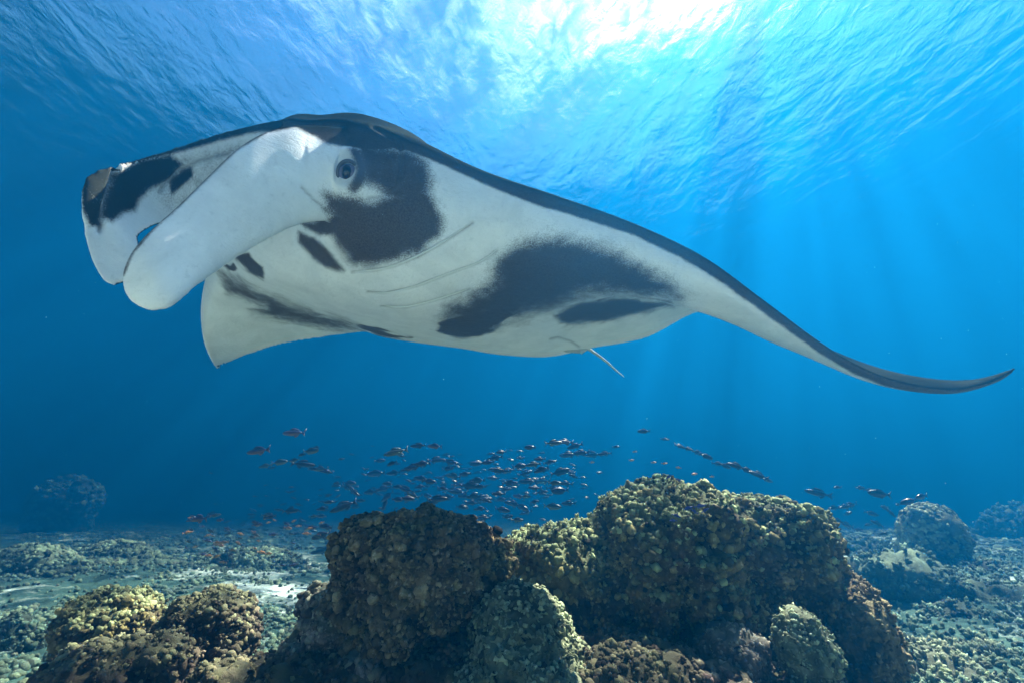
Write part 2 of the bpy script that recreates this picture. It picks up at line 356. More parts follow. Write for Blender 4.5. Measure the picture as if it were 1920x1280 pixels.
mound('coral_boulder', 'low teal coral rise at the right edge above the finger coral thicket', 'coral',
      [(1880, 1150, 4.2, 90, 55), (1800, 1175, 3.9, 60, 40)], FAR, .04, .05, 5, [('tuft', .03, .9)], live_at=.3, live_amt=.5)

# ------------------------------------------------------------------ rubble and low corals on the floor
def field(name, label_kind, n, xr, yr, size, mat, kind, keep, lv=.5):
    pts, s = [], []
    k = 0
    while len(pts) < n and k < n * 12:
        k += 1
        u = random.random(); y = yr[0] * (yr[1] / yr[0]) ** u; x = random.uniform(*xr) * y
        if not keep(x, y): continue
        pts.append((x, y, floor_h(x, y)))
    pts = np.array(pts); nr_ = np.tile([0, 0, 1.], (len(pts), 1)); 
    o = scatter(kind, pts, nr_, size, np.full(len(pts), lv), up=.5, jit=.5, name=name, mat=mat)
    # grow with distance so that the far rubble stays legible
    return o
cov = lambda x, y, th=.0: noise.noise((x * .55, y * .55, 7)) + .6 * noise.noise((x * 2.1, y * 2.1, 2)) > th
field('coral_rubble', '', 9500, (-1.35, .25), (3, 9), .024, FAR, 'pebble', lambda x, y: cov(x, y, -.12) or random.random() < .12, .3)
def gpy(px, d):
    h = 0
    for _ in range(3): q = P(px, 640 - ((h - CAM_Z) - d * sP) / cP * FPX / d, d); h = floor_h(q.x, q.y)
    return 640 - ((h - CAM_Z) - d * sP) / cP * FPX / d
for px, py, d, rx, ry, lb in [(50, 1075, 6.5, 75, 26, 'low dark coral hump at the far left edge beyond the yellow-crowned boulder'),
        (215, 1050, 8.5, 60, 20, 'low teal coral hump on the left rubble below the far dark dome'),
        (470, 1035, 8, 75, 20, 'long low coral rise under the swarm of tiny orange fish'),
        (1625, 1035, 7.5, 46, 13, 'low blue-green coral hump between the largest mound and the distant dome'),
        (1835, 1060, 5.6, 60, 15, 'rounded teal coral hump just right of and below the distant dome'),
        (1745, 1150, 4.4, 62, 36, 'mid-sized grey-green coral clump on the slope right of the brown column'),
        (25, 1215, 3.6, 40, 40, 'small dark coral clump cut by the left edge above the bright sand')]:
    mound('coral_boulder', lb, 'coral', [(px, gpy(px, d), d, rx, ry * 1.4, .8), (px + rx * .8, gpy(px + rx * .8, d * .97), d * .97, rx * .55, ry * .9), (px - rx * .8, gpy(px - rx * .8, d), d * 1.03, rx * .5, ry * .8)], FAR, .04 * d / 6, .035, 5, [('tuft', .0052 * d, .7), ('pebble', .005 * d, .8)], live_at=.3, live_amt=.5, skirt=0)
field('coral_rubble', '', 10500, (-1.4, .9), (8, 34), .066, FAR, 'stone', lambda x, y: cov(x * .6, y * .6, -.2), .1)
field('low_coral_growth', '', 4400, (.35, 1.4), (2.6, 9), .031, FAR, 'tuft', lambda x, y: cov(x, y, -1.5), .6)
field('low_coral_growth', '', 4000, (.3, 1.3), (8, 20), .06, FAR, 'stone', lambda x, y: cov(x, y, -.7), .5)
field('coral_rubble', '', 2600, (-.6, -.2), (2.2, 4.0), .024, GREEN, 'pebble', lambda x, y: cov(x, y, -.25), .9)

# ------------------------------------------------------------------ the manta ray
def cr(p, u, closed):
    n = len(p); i = int(math.floor(u)); f = u - i
    g = (lambda k: p[k % n]) if closed else (lambda k: p[min(max(k, 0), n - 1)])
    a, b, c, d = g(i - 1), g(i), g(i + 1), g(i + 2)
    return .5 * ((2 * b) + (c - a) * f + (2 * a - 5 * b + 4 * c - d) * f * f + (3 * b - a - 3 * c + d) * f ** 3)
def loft(sections, nu, nv):
    """sections: list of closed loops (arrays k x 3); returns a capped grid"""
    S = [np.array([cr(s, len(s) * j / nv, True) for j in range(nv)]) for s in sections]
    G = np.array([cr(S, (len(S) - 1) * i / (nu - 1), False) for i in range(nu)])
    idx = np.arange(nu * nv).reshape(nu, nv); idx = np.concatenate([idx, idx[:, :1]], 1)
    F = [tuple(f) for f in GF(idx)]; V = [tuple(v) for v in G.reshape(-1, 3)]
    for r in (0, nu - 1):
        V.append(tuple(G[r].mean(0))); c = len(V) - 1
        for j in range(nv): F.append((c, r * nv + j, r * nv + (j + 1) % nv))
    return V, F, G
A = lambda *q: np.array(P(*q))
UP = np.array([0, 0, 1.])
def wing_section(le, a, b, c, te, ta, tb, tc):
    le, a, b, c, te = map(lambda q: A(*q), (le, a, b, c, te))
    # forward-facing points sit under the back; the back is the belly line lifted by the thickness
    top = lambda q, h: A(*h) if isinstance(h, tuple) else q + UP * h
    return np.array([le, a, b, c, te, top(c, tc), top(b, tb), top(a, ta)])
WS = [
 # leading edge      a                   b                   c                  trailing edge      thickness of the back over a, b, c
 ((1916, 686, 1.80), (1912, 688, 1.805), (1908, 690, 1.81), (1904, 691, 1.815), (1900, 691, 1.82), .012, .012, .012),
 ((1868, 714, 1.82), (1868, 717, 1.83), (1868, 715, 1.85), (1868, 711, 1.87), (1868, 703, 1.90), .025, .03, .02),
 ((1790, 731, 1.83), (1790, 737, 1.85), (1792, 735, 1.90), (1794, 727, 1.95), (1796, 712, 2.00), .035, .045, .03),
 ((1700, 720, 1.84), (1700, 731, 1.87), (1702, 731, 1.93), (1706, 722, 2.02), (1710, 704, 2.12), .05, .065, .045),
 ((1620, 690, 1.85), (1619, 708, 1.88), (1620, 713, 1.97), (1622, 705, 2.10), (1626, 682, 2.26), .05, .075, .05),
 ((1540, 644, 1.86), (1538, 668, 1.89), (1536, 679, 2.00), (1538, 672, 2.20), (1545, 650, 2.44), .075, .09, .055),
 ((1440, 572, 1.87), (1435, 603, 1.89), (1430, 631, 2.02), (1428, 630, 2.30), (1430, 606, 2.62), .105, .12, .07),
 ((1325, 493, 1.87), (1322, 536, 1.87), (1320, 588, 2.05), (1306, 562, 2.36), (1318, 583, 2.85), .145, .16, .09),
 ((1190, 428, 1.86), (1182, 484, 1.85), (1170, 548, 2.05), (1182, 563, 2.34), (1212, 633, 3.05), .175, .20, .10),
 ((1040, 386, 1.82), (1020, 455, 1.81), (1003, 545, 2.00), (1020, 610, 2.45), (1110, 652, 3.20), (1042, 373, 1.89), .24, .13),
 ((905, 340, 1.76), (882, 425, 1.73), (866, 530, 1.88), (895, 612, 2.30), (1030, 668, 3.22), (905, 327, 1.84), .31, .15),
 ((772, 290, 1.70), (752, 390, 1.66), (742, 505, 1.77), (785, 598, 2.15), (940, 664, 3.18), (778, 259, 1.80), (800, 300, 2.05), .16),
 ((665, 262, 1.70), (645, 350, 1.61), (650, 480, 1.72), (700, 580, 2.12), (870, 652, 3.12), (668, 226, 1.80), (700, 246, 2.06), .22),
 ((590, 250, 1.82), (560, 340, 1.74), (570, 490, 1.84), (635, 573, 2.18), (790, 642, 3.12), (592, 224, 1.92), (625, 245, 2.14), .21),
 ((510, 258, 1.98), (480, 350, 1.93), (505, 500, 2.00), (575, 562, 2.30), (725, 632, 3.15), (512, 235, 2.06), (550, 262, 2.24), .2),
 ((455, 300, 2.15), (432, 400, 2.12), (455, 493, 2.15), (530, 548, 2.42), (690, 622, 3.25), .12, .24, .17),
 ((432, 400, 2.35), (420, 450, 2.34), (435, 505, 2.40), (500, 560, 2.65), (655, 625, 3.40), .10, .16, .12),
 ((408, 470, 2.60), (402, 500, 2.60), (415, 535, 2.68), (470, 585, 2.95), (600, 633, 3.50), .07, .10, .07),
 ((385, 520, 2.82), (386, 548, 2.83), (398, 580, 2.90), (440, 620, 3.12), (530, 645, 3.50), .05, .06, .05),
 ((376, 580, 3.00), (379, 600, 3.01), (390, 625, 3.08), (420, 648, 3.22), (478, 661, 3.48), .035, .045, .035),
 ((382, 640, 3.15), (385, 650, 3.16), (394, 664, 3.20), (408, 672, 3.28), (440, 675, 3.42), .035, .04, .035),
 ((402, 690, 3.28), (403, 691, 3.29), (405, 693, 3.30), (408, 694, 3.31), (413, 694, 3.33), .024, .024, .024),
]
parts = []
V, F, G = loft([wing_section(*s) for s in WS], 300, 120)
parts.append((V, F, 0))
def fin_section(T, B, out, back):
    T, B = A(*T), A(*B); m_ = (T + B) / 2; n_ = np.array([0, 0, CAM_Z]) - m_; n_ /= np.linalg.norm(n_)
    h = T - B; h /= np.linalg.norm(h) + 1e-9; n_ -= h * n_.dot(h); n_ /= np.linalg.norm(n_)
    q = lambda f, o: B + (T - B) * f + n_ * o
    e = .012
    return np.array([T, q(.92, out * .45 + e), q(.65, out + e), q(.35, out + e), q(.08, out * .45 + e), B, q(.08, back * .5 - e), q(.35, back - e), q(.65, back - e), q(.92, back * .5 - e)])
NF = [((665, 246, 1.78), (690, 415, 1.74), .05, -.06), ((600, 238, 1.69), (622, 414, 1.64), .05, -.05), ((555, 237, 1.61), (578, 418, 1.57), .05, -.02), ((500, 249, 1.53), (535, 434, 1.50), .05, 0),
      ((445, 280, 1.44), (485, 462, 1.42), .045, .01), ((390, 332, 1.36), (436, 492, 1.35), .04, .01), ((335, 386, 1.28), (396, 520, 1.28), .035, .01),
      ((284, 432, 1.21), (362, 546, 1.22), .03, .01), ((248, 474, 1.17), (338, 567, 1.18), .025, .005), ((231, 515, 1.15), (318, 579, 1.16), .015, 0), ((234, 548, 1.14), (296, 584, 1.15), .008, 0), ((250, 570, 1.14), (272, 581, 1.14), .002, 0)]
V, F, G = loft([fin_section(*s) for s in NF], 170, 90); parts.append((V, F, 1))
FF = [((600, 226, 2.02), (560, 400, 2.06), .0, -.05), ((530, 224, 1.97), (490, 400, 2.0), .0, -.05), ((455, 238, 1.88), (425, 405, 1.92), -.02, -.05), ((385, 257, 1.78), (368, 412, 1.82), -.04, -.06), ((315, 280, 1.68), (322, 418, 1.73), -.05, -.06), ((250, 298, 1.59), (292, 424, 1.65), -.05, -.06),
      ((198, 311, 1.51), (262, 442, 1.58), -.045, -.055), ((164, 327, 1.46), (262, 470, 1.54), -.04, -.05), ((149, 358, 1.44), (256, 492, 1.51), -.035, -.045), ((152, 410, 1.44), (248, 512, 1.49), -.03, -.04),
      ((161, 458, 1.44), (242, 526, 1.48), -.02, -.03), ((176, 500, 1.44), (227, 530, 1.47), -.01, -.02), ((194, 528, 1.44), (216, 538, 1.46), -.003, -.005)]
V, F, G = loft([fin_section(*s) for s in FF], 170, 90); parts.append((V, F, 2))
# join the shells into one skin
bm = bmesh.new(); src, pid, dors = [], [], []
for V, F, k in parts:
    vs_ = [bm.verts.new(v) for v in V]
    for f in F:
        try: bm.faces.new([vs_[i] for i in f])
        except ValueError: pass
    for i, v in enumerate(V):
        src.append(v); pid.append(k)
        j = (i % 120) / 120 * 8; dors.append(1.0 if (k == 0 and 4.15 < j < 7.9) else 0.0)
bmesh.ops.recalc_face_normals(bm, faces=bm.faces)
me = bpy.data.meshes.new('t'); bm.to_mesh(me); bm.free(); tmp = link(bpy.data.objects.new('t', me))
rm = tmp.modifiers.new('r', 'REMESH'); rm.mode = 'VOXEL'; rm.voxel_size = .0086
sm = tmp.modifiers.new('s', 'SMOOTH'); sm.iterations = 14; sm.factor = .5
ev = tmp.evaluated_get(bpy.context.evaluated_depsgraph_get()); em = ev.to_mesh()
V = np.empty(len(em.vertices) * 3); em.vertices.foreach_get('co', V); V = V.reshape(-1, 3)
NN = np.empty(len(em.vertices) * 3); em.vertices.foreach_get('normal', NN); NN = NN.reshape(-1, 3)
F = np.empty(len(em.polygons) * 4, np.int32); em.loops.foreach_get('vertex_index', F); F = F.reshape(-1, 4)
ev.to_mesh_clear(); bpy.data.objects.remove(tmp)
print('manta verts', len(V))
kd = kdtree.KDTree(len(src))
for i, s in enumerate(src): kd.insert(s, i)
kd.balance()
near = np.array([kd.find(v)[1] for v in V]); pid = np.array(pid)[near]; dors = np.array(dors)[near]
X, Y = proj(V)
X0, Y0 = X, Y
WX = np.array([noise.noise(Vector(v) * 7) + .3 * noise.noise(Vector(v) * 20) for v in V]); WY = np.array([noise.noise(Vector(v) * 7 + Vector((7, 7, 7))) + .3 * noise.noise(Vector(v) * 20 + Vector((7, 7, 7))) for v in V])
def sdf(poly):
    """signed distance in photo pixels of each skin point from a marking's outline, positive inside"""
    p = np.array(poly, float); n = len(p); best = np.full(len(X), 1e9); ins = np.zeros(len(X), bool)
    for i in range(n):
        a, b = p[i], p[(i + 1) % n]; e = b - a; wx, wy = X - a[0], Y - a[1]
        tt = np.clip((wx * e[0] + wy * e[1]) / (e @ e), 0, 1); best = np.minimum(best, np.hypot(wx - tt * e[0], wy - tt * e[1]))
        c_ = ((a[1] > Y) != (b[1] > Y)) & (X < (b[0] - a[0]) * (Y - a[1]) / (b[1] - a[1] + 1e-12) + a[0]); ins ^= c_
    return np.where(ins, best, -best)
def line_d(poly):
    p = np.array(poly, float); best = np.full(len(X), 1e9)
    for a, b in zip(p[:-1], p[1:]):
        e = b - a; wx, wy = X - a[0], Y - a[1]; tt = np.clip((wx * e[0] + wy * e[1]) / (e @ e), 0, 1)
        best = np.minimum(best, np.hypot(wx - tt * e[0], wy - tt * e[1]))
    return best
sst = lambda v, a, b: (lambda q: q * q * (3 - 2 * q))(np.clip((v - a) / (b - a), 0, 1))
mark = np.zeros(len(V)); body = pid == 0; nf = pid == 1; ff = pid == 2
def blot(mask, poly, soft, val=1.0):
    global mark
    mark = np.where(mask, np.maximum(mark, sst(sdf(poly), -soft * 1.7, soft * 1.5) * val), mark)
bodyf = body | (nf & (X > 575))
TOPL = [(500, 238), (560, 242), (592, 256), (620, 272), (655, 284), (690, 286), (735, 280), (765, 284), (800, 296), (850, 318), (905, 344), (1000, 382), (1100, 412), (1190, 441), (1270, 480), (1340, 520), (1440, 592), (1540, 664), (1600, 700), (1660, 724), (1740, 742)]
blot(body, TOPL + [(1930, 760), (1930, 100), (480, 100)], 4)
X, Y = X0 + WX * 7, Y0 + WY * 7      # markings have wandering outlines
blot(nf & (X > 530), [(520, 240), (560, 242), (592, 254), (615, 272), (650, 285), (690, 288), (735, 280), (760, 284), (760, 150), (500, 150)], 6)
blot(bodyf, [(668, 275), (700, 275), (765, 275), (800, 305), (808, 340), (800, 385), (750, 385), (715, 362), (690, 350), (678, 330)], 16, .88)
blot(bodyf, [(603, 362), (640, 374), (690, 384), (735, 372), (762, 350), (792, 350), (815, 380), (829, 410), (822, 440), (795, 464), (750, 484), (700, 498), (662, 492), (628, 455), (612, 425), (625, 405), (610, 388)], 16)
blot(body, [(940, 484), (985, 456), (1050, 450), (1120, 466), (1190, 496), (1250, 530), (1275, 556), (1200, 553), (1140, 548), (1085, 556), (1040, 575), (975, 594), (930, 604), (830, 598), (845, 578), (900, 548), (935, 528), (925, 505)], 27)
blot(body, [(820, 606), (862, 590), (935, 575), (965, 590), (935, 614), (895, 632), (850, 631), (826, 622)], 5)
blot(body, [(1040, 590), (1085, 568), (1150, 556), (1255, 566), (1262, 574), (1200, 586), (1130, 602), (1065, 612), (1048, 602)], 9, .95)
blot(body, [(668, 611), (705, 613), (770, 638), (735, 636), (700, 626)], 4)
blot(body, [(560, 436), (590, 450), (622, 480), (642, 505), (612, 500), (585, 482), (562, 456)], 7)
blot(body, [(560, 415), (640, 412), (640, 440), (600, 446)], 7, .9)
blot(body, [(440, 480), (466, 474), (492, 505), (492, 524), (464, 510)], 4)
blot(body, [(415, 494), (436, 496), (442, 506), (428, 508)], 3)
blot(body & (V[:, 1] > 2.1), [(414, 508), (455, 530), (540, 572), (640, 600), (680, 618), (600, 612), (540, 602), (470, 588), (500, 575), (430, 552)], 14, .85)
X, Y = X0, Y0
de_ = np.hypot(X0 - 650, (Y0 - 323) * .85)
mark = np.where(bodyf & (V[:, 1] < 1.9), np.maximum(mark, .85 * np.exp(-((de_ - 30) / 12) ** 2) * np.clip((X0 - 648) / 20, .06, 1)), mark)
# near fin: grey edge and dark speckled rim
d = line_d([(700, 238), (560, 236), (500, 247), (440, 282), (390, 332), (335, 386), (284, 432), (248, 474), (231, 515)])
mark = np.where(nf, np.maximum(mark, sst(-d, -8, 0) * .62), mark)
# far fin
for poly, s, v in [([(150, 330), (185, 312), (213, 317), (208, 345), (196, 380), (190, 425), (170, 425), (154, 390)], 6, .92),
                   ([(214, 330), (262, 302), (318, 289), (342, 308), (322, 335), (285, 352), (262, 372), (252, 395), (232, 398), (210, 415), (192, 405), (196, 380), (208, 350)], 9, 1),
                   ([(322, 335), (345, 318), (362, 312), (362, 330), (340, 352), (322, 368), (316, 352)], 5, .9),
                   ([(520, 222), (450, 238), (385, 255), (300, 284), (240, 300), (240, 306), (300, 296), (385, 272), (470, 250), (560, 245), (560, 200), (400, 200)], 5, .9)]:
    blot(ff | (body & (X < 560) & (Y < 420)), poly, s, v)
back_dark = (dors > .5) | (body & (NN[:, 2] > .25) & (Y < 700))
mark = np.where(back_dark, np.maximum(mark, .97), mark)
mark = np.where(ff & (NN @ np.array([0, -1, 0]) < -.2), 1, mark); mark = np.where(ff & (NN[:, 2] > .05) & (Y < 335), 1, mark); mark = np.where(nf & (NN[:, 2] > .45) & (Y < 262), 1, mark)
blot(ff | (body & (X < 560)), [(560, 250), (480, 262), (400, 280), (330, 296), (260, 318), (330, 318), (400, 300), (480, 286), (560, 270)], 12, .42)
blot(ff, [(285, 330), (345, 300), (460, 285), (470, 420), (330, 420), (300, 400)], 14, .33)  # grey of the inner fin, painted in where its shading falls
# creases: gill slits, folds round the eye and cheek
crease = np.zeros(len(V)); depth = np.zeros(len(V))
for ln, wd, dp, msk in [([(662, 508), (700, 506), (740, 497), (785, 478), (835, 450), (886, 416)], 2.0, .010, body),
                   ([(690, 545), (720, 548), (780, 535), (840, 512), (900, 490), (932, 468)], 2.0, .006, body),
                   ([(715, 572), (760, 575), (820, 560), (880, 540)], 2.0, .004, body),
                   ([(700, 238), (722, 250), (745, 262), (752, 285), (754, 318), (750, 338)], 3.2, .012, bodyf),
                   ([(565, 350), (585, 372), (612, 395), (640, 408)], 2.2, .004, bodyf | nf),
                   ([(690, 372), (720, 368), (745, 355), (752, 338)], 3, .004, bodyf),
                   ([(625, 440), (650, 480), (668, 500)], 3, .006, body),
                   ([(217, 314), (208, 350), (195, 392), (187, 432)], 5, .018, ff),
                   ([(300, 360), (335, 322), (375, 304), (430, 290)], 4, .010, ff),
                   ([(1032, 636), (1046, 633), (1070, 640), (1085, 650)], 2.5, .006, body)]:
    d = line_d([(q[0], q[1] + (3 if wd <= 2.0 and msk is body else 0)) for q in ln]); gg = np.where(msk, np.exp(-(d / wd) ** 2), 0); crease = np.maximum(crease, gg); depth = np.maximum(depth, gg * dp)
EYE = A(650, 323, 1.60)
de = np.hypot((X - 650) * 1.0, (Y - 323) * .85)
bulge = np.where(bodyf & (V[:, 1] < 1.9), .030 * np.exp(-(de / 48) ** 2) - .028 * np.exp(-(de / 17) ** 2) + .007 * np.exp(-((de - 28) / 6) ** 2), 0)
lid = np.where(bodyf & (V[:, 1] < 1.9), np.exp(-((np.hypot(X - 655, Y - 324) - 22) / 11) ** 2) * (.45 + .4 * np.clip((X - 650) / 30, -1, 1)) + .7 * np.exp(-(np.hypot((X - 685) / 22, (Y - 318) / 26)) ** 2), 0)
V2 = V - NN * depth[:, None] + NN * bulge[:, None]
print('visible eye surface d', [round(float(q), 3) for q in V2[np.argmin(np.where(V[:, 1] < 1.9, de, 1e9))]], tuple(EYE))

m, t, N, L, bs = nt_new('manta_skin')
pos = node(t, 'ShaderNodeTexCoord').outputs['Object']
mk = attr(t, 'mark'); st = noise_tex(t, pos, 190, 4, .75); md = noise_tex(t, pos, 14, 4, .6, .4); ft = noise_tex(t, pos, 340, 2, .6)
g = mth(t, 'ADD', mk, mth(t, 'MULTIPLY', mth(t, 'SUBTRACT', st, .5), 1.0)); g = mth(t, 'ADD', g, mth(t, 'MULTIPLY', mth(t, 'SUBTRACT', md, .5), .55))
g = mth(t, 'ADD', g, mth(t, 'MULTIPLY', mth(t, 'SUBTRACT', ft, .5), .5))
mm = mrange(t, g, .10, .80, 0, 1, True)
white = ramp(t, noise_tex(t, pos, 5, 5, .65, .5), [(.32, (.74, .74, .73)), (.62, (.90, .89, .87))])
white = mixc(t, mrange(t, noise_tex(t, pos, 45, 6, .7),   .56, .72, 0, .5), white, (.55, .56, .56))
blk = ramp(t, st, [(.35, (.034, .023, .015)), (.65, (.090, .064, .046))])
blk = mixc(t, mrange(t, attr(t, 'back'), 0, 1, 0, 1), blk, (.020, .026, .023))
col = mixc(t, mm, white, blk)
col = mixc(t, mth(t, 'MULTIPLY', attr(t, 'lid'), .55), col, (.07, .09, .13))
col = mixc(t, mth(t, 'MULTIPLY', attr(t, 'crease'), .5), col, (.10, .09, .08))  # soft shade of the creases painted into the skin colour
L.new(col, bs.inputs['Base Color']); L.new(mrange(t, attr(t, 'back'), 0, .7, .55, .95), bs.inputs['Roughness']); L.new(mrange(t, attr(t, 'back'), 0, .7, .3, 0), bs.inputs['Specular IOR Level'])
wr = node(t, 'ShaderNodeMapping'); wr.inputs['Scale'].default_value = (1, 1, 2.6); L.new(pos, wr.inputs[0])
b1 = bump(t, noise_tex(t, wr.outputs[0], 20, 7, .68, 1.2), .42, .014); L.new(mrange(t, attr(t, 'back'), 0, .6, .45, .04), b1.node.inputs['Strength']); b2 = bump(t, st, .30, .003, b1)
L.new(b2, bs.inputs['Normal'])
ORG = Vector((.1, 2.2, CAM_Z + .95))
ray = empty('manta_ray', ORG); tag(ray, 'giant black and white manta ray gliding over the reef with head fins unrolled', 'manta ray')
O = np.array(ORG)
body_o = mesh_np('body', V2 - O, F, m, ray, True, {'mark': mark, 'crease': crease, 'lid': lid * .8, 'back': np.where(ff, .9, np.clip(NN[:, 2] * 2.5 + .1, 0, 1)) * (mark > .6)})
TRI[0] += len(F) * 2
# eye: dark globe, pupil slit and heavy lid
me_, te_, _, _, be = nt_new('wet_dark_eye'); be.inputs['Base Color'].default_value = (.012, .011, .014, 1); be.inputs['Roughness'].default_value = .08
ml_, tl_, _, _, bl = nt_new('bluish_iris'); bl.inputs['Base Color'].default_value = (.12, .11, .17, 1); bl.inputs['Roughness'].default_value = .15
mv_, _, _, _, bv = nt_new('grey_eyelid'); bv.inputs['Base Color'].default_value = (.06, .065, .08, 1); bv.inputs['Roughness'].default_value = .5
def sphere(name, c, r, mat, parent, sc_=(1, 1, 1), rot=None, sub=None):
    V, F = I3; V = V * r * np.array(sc_)
    if rot is not None: V = V @ np.array(rot).T
    return mesh_np(name, V + (np.array(c) - O), F, mat, parent)
to_cam = (np.array([0, 0, CAM_Z]) - EYE); to_cam /= np.linalg.norm(to_cam)
q3 = Vector(to_cam).to_track_quat('Z', 'Y').to_matrix()
k_ = np.argmin(np.where((V[:, 1] < 1.9) & (de < 5), np.linalg.norm(V - [0, 0, CAM_Z], axis=1), 1e9)); ec = V2[k_] - to_cam * .004
e_ = sphere('eye', ec, .035, ml_, ray, (1, 1, .9), q3)
e2 = sphere('pupil', ec + to_cam * .0125 + np.array(q3 @ Vector((-.005, .001, 0))), .026, me_, e_, (.8, 1.1, .9), q3)
def ring(name, c, r0, r1, sy, mat, parent, a0=0, a1=2 * math.pi):
    n, k = 40, 8; V = []
    for i in range(n):
        a = a0 + (a1 - a0) * i / (n - 1); taper = 1 if a1 - a0 > 6.2 else max(.25, math.sin(math.pi * i / (n - 1)) ** .6)
        for j in range(k):
            b = 2 * math.pi * j / k; rad = r0 + r1 * taper * math.cos(b)
            V.append(np.array(c) - O + np.array(q3 @ Vector((rad * math.cos(a), rad * sy * math.sin(a), r1 * taper * 1.2 * math.sin(b)))))
    idx = np.arange(n * k).reshape(n, k); idx = np.concatenate([idx, idx[:, :1]], 1)
    return mesh_np(name, V, GF(idx), mat, parent)
ring('eyelid', ec + to_cam * .004, .037, .0062, 1.18, mv_, ray)
# gill slits: thin raised flaps lying along the belly
mg_, tg_, Ng_, Lg_, bg_ = nt_new('gill_flap_skin'); bg_.inputs['Base Color'].default_value = (.74, .74, .70, 1); bg_.inputs['Roughness'].default_value = .5
front = np.where(body & (V[:, 1] < 2.6))[0]
def skin_at(px, py):
    c_ = front[(np.abs(X0[front] - px) < 7) & (np.abs(Y0[front] - py) < 7)]
    k = c_[np.argmin(np.linalg.norm(V2[c_] - [0, 0, CAM_Z], axis=1))]; s_ = V2[k]
    return A(px, py, float((s_[1]) * cP + (s_[2] - CAM_Z) * sP))
GILLS = [[(662, 509), (700, 507), (740, 498), (785, 479), (835, 451), (888, 415)], [(700, 548), (730, 549), (780, 536), (840, 513), (900, 491), (935, 466)], [(722, 573), (760, 576), (820, 561), (880, 541)]]
def tube_w(pts, rad, k=6):
    V_ = []
    for i, p in enumerate(pts):
        q = Vector(pts[min(i + 1, len(pts) - 1)]) - Vector(pts[max(i - 1, 0)]); M = q.to_track_quat('Z', 'Y').to_matrix()
        for j in range(k):
            b_ = 2 * math.pi * j / k; V_.append(np.array(p) - O + np.array(M @ Vector((rad[i] * math.cos(b_), rad[i] * math.sin(b_), 0))))
    idx = np.arange(len(pts) * k).reshape(len(pts), k); idx = np.concatenate([idx, idx[:, :1]], 1); return V_, GF(idx)
for gl_ in GILLS:
    g_ = np.array(gl_, float); pp = [cr(g_, (len(g_) - 1) * i / 39, False) for i in range(40)]
    pts = np.array([skin_at(*q) for q in pp])
    for _ in range(6): pts[1:-1] = (pts[:-2] + pts[1:-1] * 2 + pts[2:]) / 4
    V_, F_ = tube_w(pts, [.0006 + .0040 * math.sin(math.pi * i / 39) ** .7 for i in range(40)]); mesh_np('gill_slit', V_, F_, mg_, ray)
# whip tail, small pelvic flaps
def tube(pts, rad, k=8):
    V = []
    for i, p in enumerate(pts):
        q = Vector(pts[min(i + 1, len(pts) - 1)]) - Vector(pts[max(i - 1, 0)]); M = q.to_track_quat('Z', 'Y').to_matrix()
        for j in range(k):
            b = 2 * math.pi * j / k; V.append(np.array(p) - O + np.array(M @ Vector((rad[i] * math.cos(b), rad[i] * math.sin(b), 0))))
    idx = np.arange(len(pts) * k).reshape(len(pts), k); idx = np.concatenate([idx, idx[:, :1]], 1); return V, GF(idx)
tp = [(1072, 645, 3.10), (1092, 651, 3.16), (1104, 654, 3.2), (1122, 666, 3.3), (1140, 680, 3.42), (1155, 694, 3.55), (1170, 706, 3.7)]
mt_, tt_, _, _, bt_ = nt_new('grey_tail_skin'); bt_.inputs['Base Color'].default_value = (.45, .47, .42, 1); bt_.inputs['Roughness'].default_value = .6
V, F = tube([A(*q) for q in tp], [.030, .022, .011, .0095, .008, .006, .003]); mesh_np('tail', V, F, mt_, ray)
for pts in ([(1030, 640, 3.02), (1052, 634, 3.03), (1076, 642, 3.10), (1092, 655, 3.16), (1086, 662, 3.14), (1060, 660, 3.08)], [(1076, 648, 3.22), (1096, 650, 3.26), (1100, 657, 3.24), (1090, 664, 3.2)]):
    n = len(pts); c_ = A(*np.array(pts).mean(0)); V = [A(*q) - O for q in pts] + [A(q[0], q[1], q[2] + .03) - O for q in pts] + [c_ - O + (0, -.02, -.01), c_ - O + (0, .03, .01)]
    F = []
    for i in range(n): j = (i + 1) % n; F += [(i, j, 2 * n), (n + j, n + i, 2 * n + 1), (i, n + i, n + j), (i, n + j, j)]
    mesh_np('pelvic_fin', V, F, mt_, ray)

# ------------------------------------------------------------------ fish
def fish_mat(name, back, belly, fin=None):
    m, t, N, L, bs = nt_new(name); pos = node(t, 'ShaderNodeTexCoord').outputs['Object']
    sp = node(t, 'ShaderNodeSeparateXYZ'); L.new(pos, sp.inputs[0])
    L.new(mixc(t, mrange(t, sp.outputs['Z'], -.10, .05, 0, 1, True), belly, back), bs.inputs['Base Color'])
    bs.inputs['Roughness'].default_value = .35; return m
FM = {'blue': fish_mat('dark_blue_fish_scales', (.012, .022, .06), (.05, .07, .12)), 'dark': fish_mat('blackish_fish_scales', (.012, .014, .02), (.03, .04, .05)),
      'green': fish_mat('olive_fish_scales', (.03, .05, .05), (.14, .16, .10)), 'red': fish_mat('reddish_fish_scales', (.04, .045, .10), (.20, .10, .08)),
      'orange': fish_mat('orange_fish_scales', (.45, .20, .06), (.55, .35, .15)), 'vivid': fish_mat('bright_blue_fish_scales', (.01, .03, .22), (.03, .08, .3))}
def fish_body(h=.30, wd=.13):
    xs = [-.5, -.44, -.34, -.18, 0, .16, .28, .36]; hs = [.01, .07, .115, .148, .15, .11, .06, .028]; V = []
    for x, q in zip(xs, hs):
        for j in range(8):
            b = 2 * math.pi * j / 8; V.append((x, q * wd / .3 * 1.1 * math.cos(b), q * h / .3 * math.sin(b) + .01 * (x > .2)))
    idx = np.arange(64).reshape(8, 8); idx = np.concatenate([idx, idx[:, :1]], 1); F = GF(idx)
    return V, [tuple(f) for f in F] + [tuple(range(8)), tuple(range(56, 64))[::-1]]
